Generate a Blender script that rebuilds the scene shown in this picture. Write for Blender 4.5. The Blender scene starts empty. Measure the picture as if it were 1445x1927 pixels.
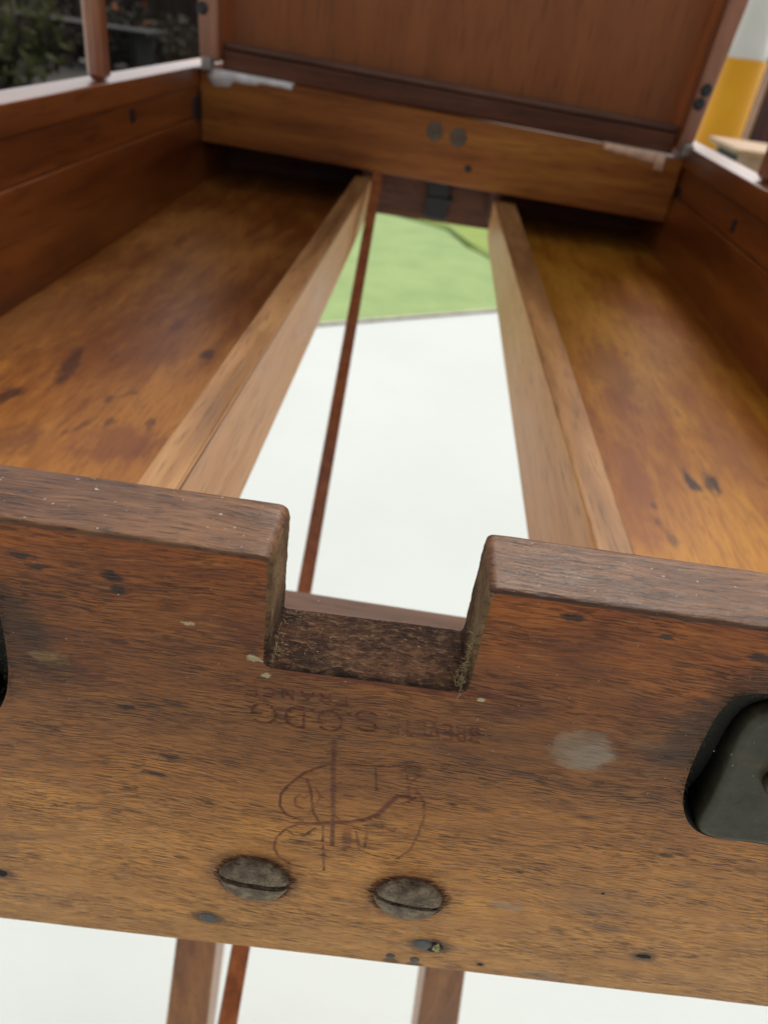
import bpy, bmesh, math, random
import numpy as np
from mathutils import Vector, Matrix
from mathutils.geometry import tessellate_polygon, delaunay_2d_cdt

# ------------------------------------------------------------------ camera, world, light
sc = bpy.context.scene
col = sc.collection
F, CX, CY = 1400.0, 722.5, 963.5
_r = math.radians(8.36)
Xc = np.array([math.cos(_r), math.sin(_r), 0.0])
Yc = np.array([math.sin(_r) * 943, -math.cos(_r) * 943, F]); Yc /= np.linalg.norm(Yc)
Zc = -np.cross(Yc, Xc)
if Zc[1] > 0: Zc = -Zc
R = np.array([Xc, Yc, Zc])

cam = bpy.data.cameras.new('camera'); co = bpy.data.objects.new('camera', cam); col.objects.link(co)
m = Matrix.Identity(4)
for i in range(3):
    m[i][0] = R[i, 0]; m[i][1] = -R[i, 1]; m[i][2] = -R[i, 2]
co.matrix_world = m
cam.sensor_fit = 'VERTICAL'; cam.sensor_height = 24.0; cam.lens = F / 1927 * 24.0
cam.clip_start = 0.01; cam.clip_end = 400
cam.dof.use_dof = True; cam.dof.focus_distance = 0.094; cam.dof.aperture_fstop = cam.lens / 0.80
sc.camera = co

w = bpy.data.worlds.new('World'); sc.world = w; w.use_nodes = True
wn = w.node_tree; wn.nodes.clear()
sky = wn.nodes.new('ShaderNodeTexSky'); sky.sky_type = 'NISHITA'; sky.sun_disc = False
SUN_EL, SUN_AZ = math.radians(52), math.radians(12)      # azimuth from +Y towards +X
sky.sun_elevation = SUN_EL; sky.sun_rotation = SUN_AZ
sky.air_density = 1.0; sky.dust_density = 3.0; sky.ozone_density = 1.0
bg = wn.nodes.new('ShaderNodeBackground'); bg.inputs[1].default_value = 0.11
wo = wn.nodes.new('ShaderNodeOutputWorld')
hs = wn.nodes.new('ShaderNodeHueSaturation'); hs.inputs['Saturation'].default_value = .15     # thin overcast greys the blue
wn.links.new(sky.outputs[0], hs.inputs['Color']); wn.links.new(hs.outputs[0], bg.inputs[0]); wn.links.new(bg.outputs[0], wo.inputs[0])
sl = bpy.data.lights.new('sun', 'SUN'); sl.energy = 2.2; sl.angle = math.radians(28); sl.color = (1, .93, .82)
so = bpy.data.objects.new('sun', sl); col.objects.link(so)
sd = Vector((math.sin(SUN_AZ) * math.cos(SUN_EL), math.cos(SUN_AZ) * math.cos(SUN_EL), math.sin(SUN_EL)))
so.rotation_euler = sd.to_track_quat('Z', 'Y').to_euler()
sc.view_settings.view_transform = 'Standard'; sc.view_settings.look = 'None'
sc.view_settings.exposure = 0.5; sc.view_settings.gamma = 1.0

# ------------------------------------------------------------------ measuring helpers
def ray(u, v): return R @ np.array([(u - CX) / F, (v - CY) / F, 1.0])
def onY(u, v, Y): q = ray(u, v); return Vector(q * Y / q[1])
def onZ(u, v, Z): q = ray(u, v); return Vector(q * Z / q[2])
def onX(u, v, X): q = ray(u, v); return Vector(q * X / q[0])
def atD(u, v, D): return Vector(ray(u, v) * D)
rnd = random.Random(7)
GZ = -0.75

# ------------------------------------------------------------------ node helpers
class NT:
    def __init__(s, name):
        s.mat = bpy.data.materials.new(name); s.mat.use_nodes = True
        s.t = s.mat.node_tree; s.t.nodes.clear()
        s.out = s.t.nodes.new('ShaderNodeOutputMaterial')
        s.b = s.t.nodes.new('ShaderNodeBsdfPrincipled')
        s.t.links.new(s.b.outputs[0], s.out.inputs[0])
        s.oc = s.t.nodes.new('ShaderNodeTexCoord').outputs['Object']
    def link(s, v, sock):
        if hasattr(v, 'is_output'): s.t.links.new(v, sock)
        else:
            if isinstance(v, (tuple, list)) and len(v) == 3 and sock.type == 'RGBA': v = (*v, 1)
            sock.default_value = v
    def mapping(s, scale, loc=(0, 0, 0), vec=None, rot=(0, 0, 0)):
        n = s.t.nodes.new('ShaderNodeMapping'); s.link(vec or s.oc, n.inputs[0])
        n.inputs['Scale'].default_value = scale; n.inputs['Location'].default_value = loc
        n.inputs['Rotation'].default_value = rot
        return n.outputs[0]
    def noise(s, vec, scale=1.0, detail=3, rough=.55, dist=0.0):
        n = s.t.nodes.new('ShaderNodeTexNoise'); s.link(vec, n.inputs['Vector'])
        n.inputs['Scale'].default_value = scale; n.inputs['Detail'].default_value = detail
        n.inputs['Roughness'].default_value = rough; n.inputs['Distortion'].default_value = dist
        return n.outputs['Fac']
    def voro(s, vec, scale=1.0, feature='F1'):
        n = s.t.nodes.new('ShaderNodeTexVoronoi'); n.feature = feature; s.link(vec, n.inputs['Vector'])
        n.inputs['Scale'].default_value = scale
        return n.outputs['Distance']
    def ramp(s, fac, stops, mode='LINEAR'):
        n = s.t.nodes.new('ShaderNodeValToRGB'); s.link(fac, n.inputs[0]); r = n.color_ramp; r.interpolation = mode
        while len(r.elements) < len(stops): r.elements.new(0.5)
        for e, (p, c) in zip(r.elements, stops):
            e.position = p; e.color = (c, c, c, 1) if isinstance(c, (int, float)) else (*c, 1)
        return n.outputs[0]
    def mapr(s, v, a, b, c=0.0, d=1.0, smooth=False):
        n = s.t.nodes.new('ShaderNodeMapRange'); s.link(v, n.inputs[0])
        if smooth: n.interpolation_type = 'SMOOTHSTEP'
        for i, x in enumerate((a, b, c, d)): n.inputs[i + 1].default_value = x
        return n.outputs[0]
    def math(s, op, a, b=0.0, c=0.0, clamp=False):
        n = s.t.nodes.new('ShaderNodeMath'); n.operation = op; n.use_clamp = clamp
        s.link(a, n.inputs[0]); s.link(b, n.inputs[1])
        if op == 'MULTIPLY_ADD': s.link(c, n.inputs[2])
        return n.outputs[0]
    def mix(s, fac, a, b, mode='MIX'):
        n = s.t.nodes.new('ShaderNodeMix'); n.data_type = 'RGBA'; n.blend_type = mode
        s.link(fac, n.inputs[0]); s.link(a, n.inputs[6]); s.link(b, n.inputs[7])
        return n.outputs[2]
    def sep(s, vec=None):
        n = s.t.nodes.new('ShaderNodeSeparateXYZ'); s.link(vec or s.oc, n.inputs[0]); return n.outputs
    def vdist(s, p, vec, scale):
        a = s.t.nodes.new('ShaderNodeVectorMath'); a.operation = 'SUBTRACT'; s.link(vec, a.inputs[0]); a.inputs[1].default_value = p
        b = s.t.nodes.new('ShaderNodeVectorMath'); b.operation = 'MULTIPLY'; s.link(a.outputs[0], b.inputs[0]); b.inputs[1].default_value = scale
        c = s.t.nodes.new('ShaderNodeVectorMath'); c.operation = 'LENGTH'; s.link(b.outputs[0], c.inputs[0])
        return c.outputs['Value']
    def bump(s, h, strength=.5, dist=.0002, normal=None):
        n = s.t.nodes.new('ShaderNodeBump'); s.link(h, n.inputs['Height'])
        n.inputs['Strength'].default_value = strength; n.inputs['Distance'].default_value = dist
        if normal is not None: s.t.links.new(normal, n.inputs['Normal'])
        return n.outputs[0]
    def attr(s, name):
        n = s.t.nodes.new('ShaderNodeAttribute'); n.attribute_name = name; return n.outputs['Fac']
    def finish(s, color, rough=.5, normal=None, spec=.5, metal=0.0):
        s.link(color, s.b.inputs['Base Color']); s.link(rough, s.b.inputs['Roughness'])
        s.b.inputs['Specular IOR Level'].default_value = spec; s.b.inputs['Metallic'].default_value = metal
        if normal is not None: s.t.links.new(normal, s.b.inputs['Normal'])
        return s.mat

def plain(name, c, rough=.6, metal=0.0, var=.25, sc_=40, bump=.0):
    n = NT(name); k = n.noise(n.mapping((sc_,) * 3), 1, 4, .6)
    c2 = tuple(x * (1 - var) for x in c); c3 = tuple(min(1, x * (1 + var)) for x in c)
    cc = n.ramp(k, [(.3, c2), (.7, c3)])
    nm = n.bump(k, bump, .3 / sc_) if bump else None
    return n.finish(cc, rough, nm, metal=metal)

def wood(name, dark, mid, light, axis='Y', fine=1.0, rough=.45, bump=.25, stain=.5, seed=0.0, coat=0.0):
    """oiled timber: grain runs along axis, uneven patina, small dark flecks and blots"""
    n = NT(name)
    def sv(l, m_): return {'X': (l, m_, m_), 'Y': (m_, l, m_), 'Z': (m_, m_, l)}[axis]
    off = (seed, seed * 1.7, seed * .6)
    big = n.noise(n.mapping(sv(8 * fine, 26 * fine), off), 1, 4, .6, .6)
    med = n.noise(n.mapping(sv(14 * fine, 190 * fine), off), 1, 5, .6, .3)
    fin = n.noise(n.mapping(sv(110 * fine, 1500 * fine), off), 1, 2, .5)
    k = n.math('MULTIPLY_ADD', med, .55, n.math('MULTIPLY', big, .45))
    c = n.ramp(k, [(.36, dark), (.5, mid), (.64, light)])
    c = n.mix(n.mapr(fin, .45, .3, 0, .5), c, tuple(x * .45 for x in dark))
    bl = n.noise(n.mapping(sv(22, 60), (seed + 3, 1, 2)), 1, 5, .65)
    c = n.mix(n.mapr(bl, .6, .75, 0, stain, True), c, tuple(x * .35 for x in dark))
    sp = n.noise(n.mapping((70, 70, 70), (seed + 9, 4, 2)), 1, 4, .7)
    c = n.mix(n.mapr(sp, .7, .78, 0, stain, True), c, (.012, .01, .012))
    rr = n.mapr(big, .3, .7, rough - .08, rough + .12)
    nm = n.bump(n.math('ADD', fin, med), bump, .0004)
    mt = n.finish(c, rr, nm, spec=.32)
    n.b.inputs['Coat Weight'].default_value = coat; n.b.inputs['Coat Roughness'].default_value = .3
    return mt

# ------------------------------------------------------------------ mesh helpers
def tag(o, label=None, cat=None, group=None, kind=None):
    for k, v in (('label', label), ('category', cat), ('group', group), ('kind', kind)):
        if v: o[k] = v
    return o

def world_loc(o):
    v = Vector((0, 0, 0))
    while o is not None: v += o.location; o = o.parent
    return v

def link(name, me, mats, parent=None):
    o = bpy.data.objects.new(name, me); col.objects.link(o)
    for mt in (mats if isinstance(mats, (list, tuple)) else [mats]): me.materials.append(mt)
    if parent is not None:
        o.parent = parent; o.location = -world_loc(parent)
    return o

class MB:
    def __init__(s): s.bm = bmesh.new()
    def hexa(s, p, bev=0.0, seg=2, mat=0):
        """p: 8 corners, bottom loop 0-3 then top loop 4-7"""
        b = bmesh.new(); vs = [b.verts.new(q) for q in p]
        for f in ((3, 2, 1, 0), (4, 5, 6, 7), (0, 1, 5, 4), (1, 2, 6, 5), (2, 3, 7, 6), (3, 0, 4, 7)): b.faces.new([vs[i] for i in f])
        bmesh.ops.recalc_face_normals(b, faces=b.faces)
        if bev: bmesh.ops.bevel(b, geom=list(b.edges), offset=bev, segments=seg, profile=.5, affect='EDGES')
        for f in b.faces: f.material_index = mat; f.smooth = False
        t = bpy.data.meshes.new('t'); b.to_mesh(t); s.bm.from_mesh(t); bpy.data.meshes.remove(t); b.free()
    def box(s, x0, x1, y0, y1, z0, z1, bev=0.0, seg=2, mat=0):
        s.hexa([(x0, y0, z0), (x1, y0, z0), (x1, y1, z0), (x0, y1, z0), (x0, y0, z1), (x1, y0, z1), (x1, y1, z1), (x0, y1, z1)], bev, seg, mat)
    def beam(s, a, b_, wx, wy, bev=0.0, t=1.0, mat=0, side=Vector((1, 0, 0))):
        a = Vector(a); b_ = Vector(b_); d = (b_ - a).normalized()
        u = (side - d * side.dot(d)).normalized(); v = d.cross(u)
        P = []
        for c, k in ((a, 1.0), (b_, t)):
            for su, sv in ((-1, -1), (1, -1), (1, 1), (-1, 1)): P.append(c + u * su * wx / 2 * k + v * sv * wy / 2 * k)
        s.hexa(P, bev, 2, mat)
    def lathe(s, prof, c, seg=24, mat=0, axis='Z', smooth=True):
        c = Vector(c); rings = []
        def pt(r, h, a):
            if axis == 'Z': return c + Vector((r * math.cos(a), r * math.sin(a), h))
            return c + Vector((r * math.cos(a), -h, r * math.sin(a)))
        for r, h in prof: rings.append([s.bm.verts.new(pt(r, h, 2 * math.pi * i / seg)) for i in range(seg)])
        for A, B in zip(rings, rings[1:]):
            for i in range(seg):
                f = s.bm.faces.new((A[i], A[(i + 1) % seg], B[(i + 1) % seg], B[i])); f.material_index = mat; f.smooth = smooth
        for rg in (rings[0][::-1], rings[-1]):
            try: f = s.bm.faces.new(rg); f.material_index = mat
            except ValueError: pass
    def tube(s, pts, rads, seg=6, mat=0):
        rings = []; pts = [Vector(p) for p in pts]
        for i, p in enumerate(pts):
            d = (pts[min(i + 1, len(pts) - 1)] - pts[max(i - 1, 0)]).normalized()
            u = d.orthogonal().normalized(); v = d.cross(u); r = rads[i] if isinstance(rads, (list, tuple)) else rads
            rings.append([s.bm.verts.new(p + (u * math.cos(2 * math.pi * k / seg) + v * math.sin(2 * math.pi * k / seg)) * r) for k in range(seg)])
        for A, B in zip(rings, rings[1:]):
            for k in range(seg):
                f = s.bm.faces.new((A[k], A[(k + 1) % seg], B[(k + 1) % seg], B[k])); f.smooth = True; f.material_index = mat
        s.bm.faces.new(rings[0][::-1]); s.bm.faces.new(rings[-1])
    def poly(s, pts, mat=0):
        f = s.bm.faces.new([s.bm.verts.new(p) for p in pts]); f.material_index = mat; return f
    def slab(s, xz, y0, y1, mat=0, bev=0.0):
        """outline in XZ given thickness along Y"""
        b = bmesh.new(); A = [b.verts.new((x, y0, z)) for x, z in xz]; B = [b.verts.new((x, y1, z)) for x, z in xz]
        b.faces.new(A); b.faces.new(B[::-1])
        for i in range(len(A)): b.faces.new((A[i], B[i], B[(i + 1) % len(A)], A[(i + 1) % len(A)]))
        bmesh.ops.recalc_face_normals(b, faces=b.faces)
        if bev: bmesh.ops.bevel(b, geom=[e for e in b.edges if abs(e.verts[0].co.y - e.verts[1].co.y) < 1e-9], offset=bev, segments=2, profile=.5, affect='EDGES')
        for f in b.faces: f.material_index = mat
        t = bpy.data.meshes.new('t'); b.to_mesh(t); s.bm.from_mesh(t); bpy.data.meshes.remove(t); b.free()
    def build(s, name, mats, parent=None):
        bmesh.ops.recalc_face_normals(s.bm, faces=s.bm.faces)
        me = bpy.data.meshes.new(name); s.bm.to_mesh(me); s.bm.free(); return link(name, me, mats, parent)

def box(name, mat, parent, *a, bev=.0006):
    mb = MB(); mb.box(*a, bev=bev); return mb.build(name, mat, parent)

# ------------------------------------------------------------------ materials
W_SIDE = wood('side_wood', (.10, .022, .004), (.20, .05, .008), (.31, .092, .016), 'Y', fine=.45, rough=.38, seed=1, coat=1.0, stain=.3)
W_RAIL = wood('rail_wood', (.14, .036, .006), (.28, .09, .014), (.45, .185, .030), 'X', fine=.5, rough=.5, seed=2, stain=.35)
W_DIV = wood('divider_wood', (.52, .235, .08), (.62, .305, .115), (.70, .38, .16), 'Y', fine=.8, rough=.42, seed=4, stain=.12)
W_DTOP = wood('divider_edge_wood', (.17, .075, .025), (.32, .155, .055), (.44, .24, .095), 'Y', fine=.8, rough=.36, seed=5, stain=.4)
W_LEG = wood('leg_wood', (.16, .05, .014), (.30, .11, .03), (.44, .19, .055), 'Z', fine=1.4, rough=.45, seed=6, stain=.6)
W_LEGIN = wood('leg_inner_wood', (.44, .27, .18), (.55, .36, .25), (.64, .44, .33), 'Z', rough=.5, seed=7, stain=.1)
W_LID = wood('lid_wood', (.24, .075, .02), (.28, .09, .024), (.33, .108, .03), 'Z', fine=.4, rough=.42, seed=8, stain=.25, bump=.08)
W_STILE = wood('stile_wood', (.22, .075, .032), (.33, .125, .055), (.42, .175, .08), 'Z', fine=.6, rough=.35, seed=9, stain=.3, coat=.8)
W_ROD = wood('rod_wood', (.18, .05, .015), (.28, .085, .025), (.40, .14, .04), 'Z', rough=.45, seed=10, stain=.2)
M_BLACK = plain('black_iron_and_gap', (.012, .012, .014), .5)
M_IRON = plain('worn_iron', (.07, .065, .055), .45, metal=.6, sc_=900, bump=.4)
M_BRACKET = plain('grey_bracket', (.32, .29, .26), .45, metal=.5, sc_=200)
M_PALE = plain('pale_paint', (.86, .85, .8), .55, sc_=150, bump=.2)
M_PINK = plain('bare_wood_patch', (.80, .55, .38), .5, sc_=150, bump=.2)

def panel_material(name, z, base, marks, seed):
    n = NT(name)
    big = n.noise(n.mapping((10, 5, 10), (seed, 1, 1)), 1, 5, .6, .2)
    med = n.noise(n.mapping((70, 12, 30), (seed, 5, 1)), 1, 5, .7, .2)
    fin = n.noise(n.mapping((900, 90, 900), (seed, 5, 1)), 1, 3, .6)
    k = n.math('MULTIPLY_ADD', big, .5, n.math('MULTIPLY', med, .5))
    c = n.ramp(k, [(.28, base[0]), (.44, base[1]), (.56, base[2]), (.74, base[3])])
    c = n.mix(n.mapr(fin, .5, .36, 0, .35), c, base[0])
    sm = n.noise(n.mapping((120, 45, 100), (seed, 9, 4)), 1, 5, .7, .4)
    c = n.mix(n.mapr(sm, .60, .72, 0, .65, True), c, (.09, .022, .010))
    rn = n.noise(n.mapping((260, 110, 200), (seed, 3, 8)), 1, 4, .7)
    for (u, v, rx, ry, ang, col_, amt) in marks:
        p = onZ(u, v, z); m_ = n.mapping((1 / rx, 1 / ry, 0), (0, 0, 0), vec=None)
        a = n.t.nodes.new('ShaderNodeVectorMath'); a.operation = 'SUBTRACT'; n.link(n.oc, a.inputs[0]); a.inputs[1].default_value = p
        mm = n.mapping((1, 1, 0), vec=a.outputs[0], rot=(0, 0, math.radians(ang)))
        b_ = n.t.nodes.new('ShaderNodeVectorMath'); b_.operation = 'MULTIPLY'; n.link(mm, b_.inputs[0]); b_.inputs[1].default_value = (1 / rx, 1 / ry, 0)
        l = n.t.nodes.new('ShaderNodeVectorMath'); l.operation = 'LENGTH'; n.link(b_.outputs[0], l.inputs[0])
        d = n.math('ADD', l.outputs['Value'], n.math('MULTIPLY', n.math('SUBTRACT', rn, .5), 3.2))
        c = n.mix(n.mapr(d, 1.5, .5, 0, amt, True), c, col_)
    return n.finish(c, n.mapr(big, .3, .7, .3, .5), n.bump(n.math('ADD', fin, med), .2, .0004), spec=.25)
DKM = (.035, .012, .010)
W_PANEL = panel_material('left_panel_wood', -.1098, [(.09, .024, .005), (.21, .064, .011), (.38, .15, .028), (.48, .22, .048)],
    [(130, 690, .0022, .016, -8, DKM, .8), (335, 610, .0016, .011, 0, (.12, .03, .012), .8), (390, 668, .0025, .004, 0, DKM, .8), (18, 742, .0030, .006, 10, DKM, .8), (30, 830, .006, .008, 0, (.12, .04, .02), .6),
     (205, 750, .0015, .003, 0, DKM, .6), (205, 795, .0015, .003, 0, DKM, .6), (283, 795, .0012, .003, 0, DKM, .6), (155, 800, .0012, .006, 20, DKM, .5), (345, 450, .002, .010, 0, (.14, .04, .02), .5), (225, 835, .012, .010, 0, (.16, .045, .02), .6), (60, 600, .03, .04, 0, (.13, .045, .018), .5)], 3.0)
W_PANEL2 = panel_material('right_panel_wood', -.1130, [(.15, .038, .005), (.31, .10, .011), (.50, .215, .02), (.58, .29, .034)],
    [(1298, 905, .0016, .006, -4, DKM, .95), (1312, 915, .0010, .004, -4, DKM, .8), (1330, 905, .0014, .007, 4, DKM, .8), (1344, 912, .0018, .007, 4, DKM, .95), (1228, 952, .0010, .0016, 0, DKM, .95), (1235, 982, .0007, .0016, 0, DKM, .8), (1265, 1020, .0012, .004, 0, DKM, .6), (1195, 900, .0040, .030, 0, (.22, .06, .015), .6), (1150, 700, .010, .030, 0, (.20, .055, .015), .6), (1400, 860, .012, .02, 0, (.24, .08, .02), .5)], 8.0)

# front board material ------------------------------------------------------------
def front_material():
    n = NT('front_board_wood')
    n.sep()
    wx, wy, wz = n.sep()
    warp = n.noise(n.mapping((90, 90, 90)), 1, 2, .5)
    warp2 = n.noise(n.mapping((28, 28, 28), (5, 5, 5)), 1, 2, .5)
    zz = n.math('MULTIPLY_ADD', warp, .0014, wz)
    zz = n.math('MULTIPLY_ADD', warp2, .0040, zz)
    cmb = n.t.nodes.new('ShaderNodeCombineXYZ'); n.link(wx, cmb.inputs[0]); n.link(wy, cmb.inputs[1]); n.link(zz, cmb.inputs[2])
    v = cmb.outputs[0]
    fine = n.noise(n.mapping((300, 900, 4200), vec=v), 1, 4, .68, .1)
    fine2 = n.noise(n.mapping((150, 900, 1900), (3, 3, 3), vec=v), 1, 4, .62, .2)
    med = n.noise(n.mapping((60, 200, 420), (7, 1, 3), vec=v), 1, 4, .6, .3)
    big = n.noise(n.mapping((30, 60, 75), (1, 8, 3)), 1, 4, .6, .5)
    pat = n.noise(n.mapping((75, 100, 170), (11, 2, 5), vec=v), 1, 5, .65, .6)
    # how the varnish has worn: saturated orange by the top arris, brown in the middle, golden where bare below
    zb = n.math('MULTIPLY_ADD', big, .034, n.math('SUBTRACT', wz, .017))
    zb = n.math('MULTIPLY_ADD', pat, .012, n.math('SUBTRACT', zb, .006))
    zb = n.math('MULTIPLY_ADD', wx, -.05, zb)
    z01 = n.mapr(zb, -.128, -.046)
    dk = n.ramp(z01, [(0, (.40, .17, .044)), (.28, (.40, .152, .034)), (.5, (.26, .088, .020)), (.68, (.135, .043, .012)), (.85, (.125, .031, .008)), (1, (.15, .032, .006))])
    lt = n.ramp(z01, [(0, (.76, .375, .115)), (.28, (.78, .355, .088)), (.5, (.56, .225, .052)), (.68, (.33, .125, .031)), (.85, (.35, .108, .021)), (1, (.50, .14, .018))])
    c = n.mix(n.mapr(n.math('MULTIPLY_ADD', med, .5, n.math('MULTIPLY', pat, .5)), .34, .64), dk, lt)
    c = n.mix(n.mapr(fine2, .56, .70, 0, .55), c, n.mix(.6, lt, (.50, .26, .10)))
    # dark open pores, long along the grain, only in groups
    grp = n.mapr(n.noise(n.mapping((60, 100, 200), (2, 2, 9)), 1, 3, .6), .38, .66, .25, 1)
    pore = n.math('MULTIPLY', n.mapr(fine, .485, .42, 0, 1.0), grp)
    c = n.mix(pore, c, n.mix(.8, dk, (.018, .008, .006)))
    por2 = n.math('MULTIPLY', n.mapr(fine2, .43, .34, 0, .65), grp)
    c = n.mix(por2, c, n.mix(.6, dk, (.02, .009, .007)))
    # ray flecks in the bare lower part
    fl = n.noise(n.mapping((330, 400, 950), (4, 4, 4), rot=(0, .35, 0)), 1, 3, .6)
    c = n.mix(n.math('MULTIPLY', n.mapr(fl, .57, .66, 0, .7), n.mapr(z01, .55, .25)), c, (.56, .31, .14))
    # grime patches and purple-brown residue
    gr = n.noise(n.mapping((48, 60, 120), (6, 3, 1), vec=v), 1, 5, .7)
    c = n.mix(n.mapr(gr, .60, .78, 0, .35, True), c, (.11, .045, .028))
    edge = n.mapr(wz, -.0505, -.0478, 0, 1, True)
    gr2 = n.noise(n.mapping((140, 150, 260), (9, 3, 1)), 1, 4, .65)
    c = n.mix(n.math('MULTIPLY', edge, n.mapr(gr2, .4, .6, 0, .8)), c, (.30, .07, .014))
    tops = n.mapr(wz, -.07, -.05, 0, 1)
    gr3 = n.noise(n.mapping((230, 150, 420), (19, 3, 1)), 1, 4, .7)
    c = n.mix(n.math('MULTIPLY', tops, n.mapr(gr3, .66, .74, 0, .7)), c, (.016, .012, .012))
    rn = n.noise(n.mapping((420, 420, 900), (3, 9, 4), vec=v), 1, 4, .7)
    rn2 = n.noise(n.mapping((900, 900, 2600), (3, 9, 4)), 1, 3, .7)
    flk = n.noise(n.mapping((1300, 1300, 2400), (3, 9, 4)), 1, 3, .7)
    def spot(u, vv, rx, rz, colr, amt, soft=.35, nz=.9, src=None):
        nonlocal c
        p = onY(u, vv, .06)
        d = n.vdist(tuple(p), n.oc, (1 / rx, 0, 1 / rz))
        d = n.math('ADD', d, n.math('MULTIPLY', n.math('SUBTRACT', src or rn, .5), nz * 2))
        f = n.mapr(d, 1 + soft, 1 - soft, 0, amt, True)
        c = n.mix(f, c, colr)
        return f
    BK = (.012, .012, .013)
    for a in ((212, 1085, .0011, .0008), (222, 1108, .0008, .0007), (45, 1045, .0016, .0004), (70, 1068, .0010, .0005),
              (1078, 1163, .0010, .0005), (1435, 1240, .0013, .0006), (1255, 1200, .0008, .0003),
              (320, 1425, .0011, .0006), (290, 1457, .0016, .0004), (610, 1610, .0006, .0003),
              (1250, 1610, .001, .0004), (980, 1640, .0007, .0003), (240, 1330, .0012, .0005)):
        spot(*a, BK, .8, .5, 1.8)
    spot(1095, 1412, .0036, .0034, (.36, .29, .20), .42, .15, .6)           # wax blot
    spot(1110, 1425, .0026, .0022, (.42, .36, .28), .3, .35, 1.1)
    spot(95, 1240, .0022, .0012, (.46, .22, .07), .9, .3, 1.1)              # chipped varnish
    spot(120, 1250, .0034, .0015, (.05, .018, .01), .55, .5, 1.0)
    spot(78, 1232, .0016, .0008, (.52, .27, .09), .9, .3, 1.2)
    spot(1235, 1408, .0032, .0009, (.30, .13, .05), .8, .4, 1.2)
    spot(1245, 1420, .0034, .0014, (.045, .02, .014), .6, .5, 1.1)
    for a in ((478, 1240, .0008, .0005), (500, 1271, .0005, .0004), (355, 1174, .0006, .0003), (905, 1317, .0004, .0003)):
        spot(*a, (.55, .46, .27), .85, .15, 2.6, flk)
    spot(955, 1705, .0026, .0009, (.36, .27, .22), .5, .5, .8)
    spot(1020, 1835, .0030, .0010, (.30, .22, .17), .5, .6, .8)
    spot(1130, 1700, .0060, .0035, (.20, .115, .07), .35, .7, .8)
    spot(1140, 1745, .0022, .0012, (.16, .08, .05), .45, .6, 1.2)
    for (u, vv, rr_) in ((479, 1651, .0066), (768, 1687, .0062)):            # dirt round the screws
        spot(u, vv, rr_, rr_, (.07, .030, .018), .7, .3, .55, rn2)
    for (u, vv, rr_) in ((392, 1727, .0019), (808, 1780, .0024), (1210, 1800, .0014), (735, 1808, .0009), (780, 1815, .0009), (903, 1815, .0005), (3, 1643, .0016)):
        spot(u, vv, rr_ * 1.5, rr_, (.05, .028, .02), .7, .35, .6, rn2)
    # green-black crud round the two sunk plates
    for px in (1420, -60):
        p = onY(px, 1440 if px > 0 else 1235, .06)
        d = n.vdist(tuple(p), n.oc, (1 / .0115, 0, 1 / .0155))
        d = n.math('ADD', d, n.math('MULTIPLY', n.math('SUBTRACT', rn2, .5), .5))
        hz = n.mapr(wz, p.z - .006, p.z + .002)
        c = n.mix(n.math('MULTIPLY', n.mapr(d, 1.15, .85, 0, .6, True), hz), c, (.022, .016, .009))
    # along the foot of the notch
    eng = n.attr('engrave')
    c = n.mix(n.math('MULTIPLY', eng, .85, clamp=True), c, (.15, .042, .024))
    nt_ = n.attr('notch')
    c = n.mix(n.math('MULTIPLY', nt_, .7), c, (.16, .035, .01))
    # small scratches and pale dust caught in pores
    du = n.noise(n.mapping((1500, 1500, 1900), (1, 1, 7)), 1, 2, .5)
    c = n.mix(n.mapr(du, .72, .76, 0, .5), c, (.5, .42, .33))
    h = n.math('MULTIPLY_ADD', fine, .6, n.math('MULTIPLY', fine2, .8))
    h = n.math('SUBTRACT', h, n.math('MULTIPLY', pore, .5))
    h = n.math('SUBTRACT', h, n.math('MULTIPLY', eng, 1.0))
    nm = n.bump(h, .8, .00028)
    rr = n.mapr(n.math('MULTIPLY_ADD', med, .5, n.math('MULTIPLY', fine2, .5)), .35, .65, .36, .62)
    return n.finish(c, rr, nm, spec=.32)

def top_material():
    n = NT('board_top_wood')
    w1 = n.noise(n.mapping((70, 70, 70)), 1, 2, .5)
    wx, wy, wz = n.sep()
    cmb = n.t.nodes.new('ShaderNodeCombineXYZ'); n.link(wx, cmb.inputs[0])
    n.link(n.math('MULTIPLY_ADD', w1, .003, wy), cmb.inputs[1]); n.link(wz, cmb.inputs[2]); v = cmb.outputs[0]
    f1 = n.noise(n.mapping((260, 2600, 2600), vec=v), 1, 4, .65, .2)
    f2 = n.noise(n.mapping((90, 700, 700), (4, 4, 1), vec=v), 1, 4, .6, .2)
    b = n.noise(n.mapping((40, 90, 90), (4, 4, 1)), 1, 4, .6, .2)
    c = n.ramp(n.math('MULTIPLY_ADD', f2, .5, n.math('MULTIPLY', b, .5)), [(.38, (.06, .022, .009)), (.5, (.115, .047, .018)), (.62, (.19, .085, .034))])
    c = n.mix(n.mapr(f1, .46, .36, 0, .85), c, (.018, .009, .008))
    c = n.mix(n.mapr(f1, .58, .7, 0, .4), c, (.26, .15, .09))
    du = n.noise(n.mapping((1500, 1500, 1900), (1, 1, 7)), 1, 2, .5)
    c = n.mix(n.mapr(du, .71, .75, 0, .6), c, (.5, .45, .4))
    nm = n.bump(n.math('ADD', f1, f2), .85, .00022)
    rr = n.mapr(b, .3, .7, .34, .55)
    return n.finish(c, rr, nm, spec=.35)

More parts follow.
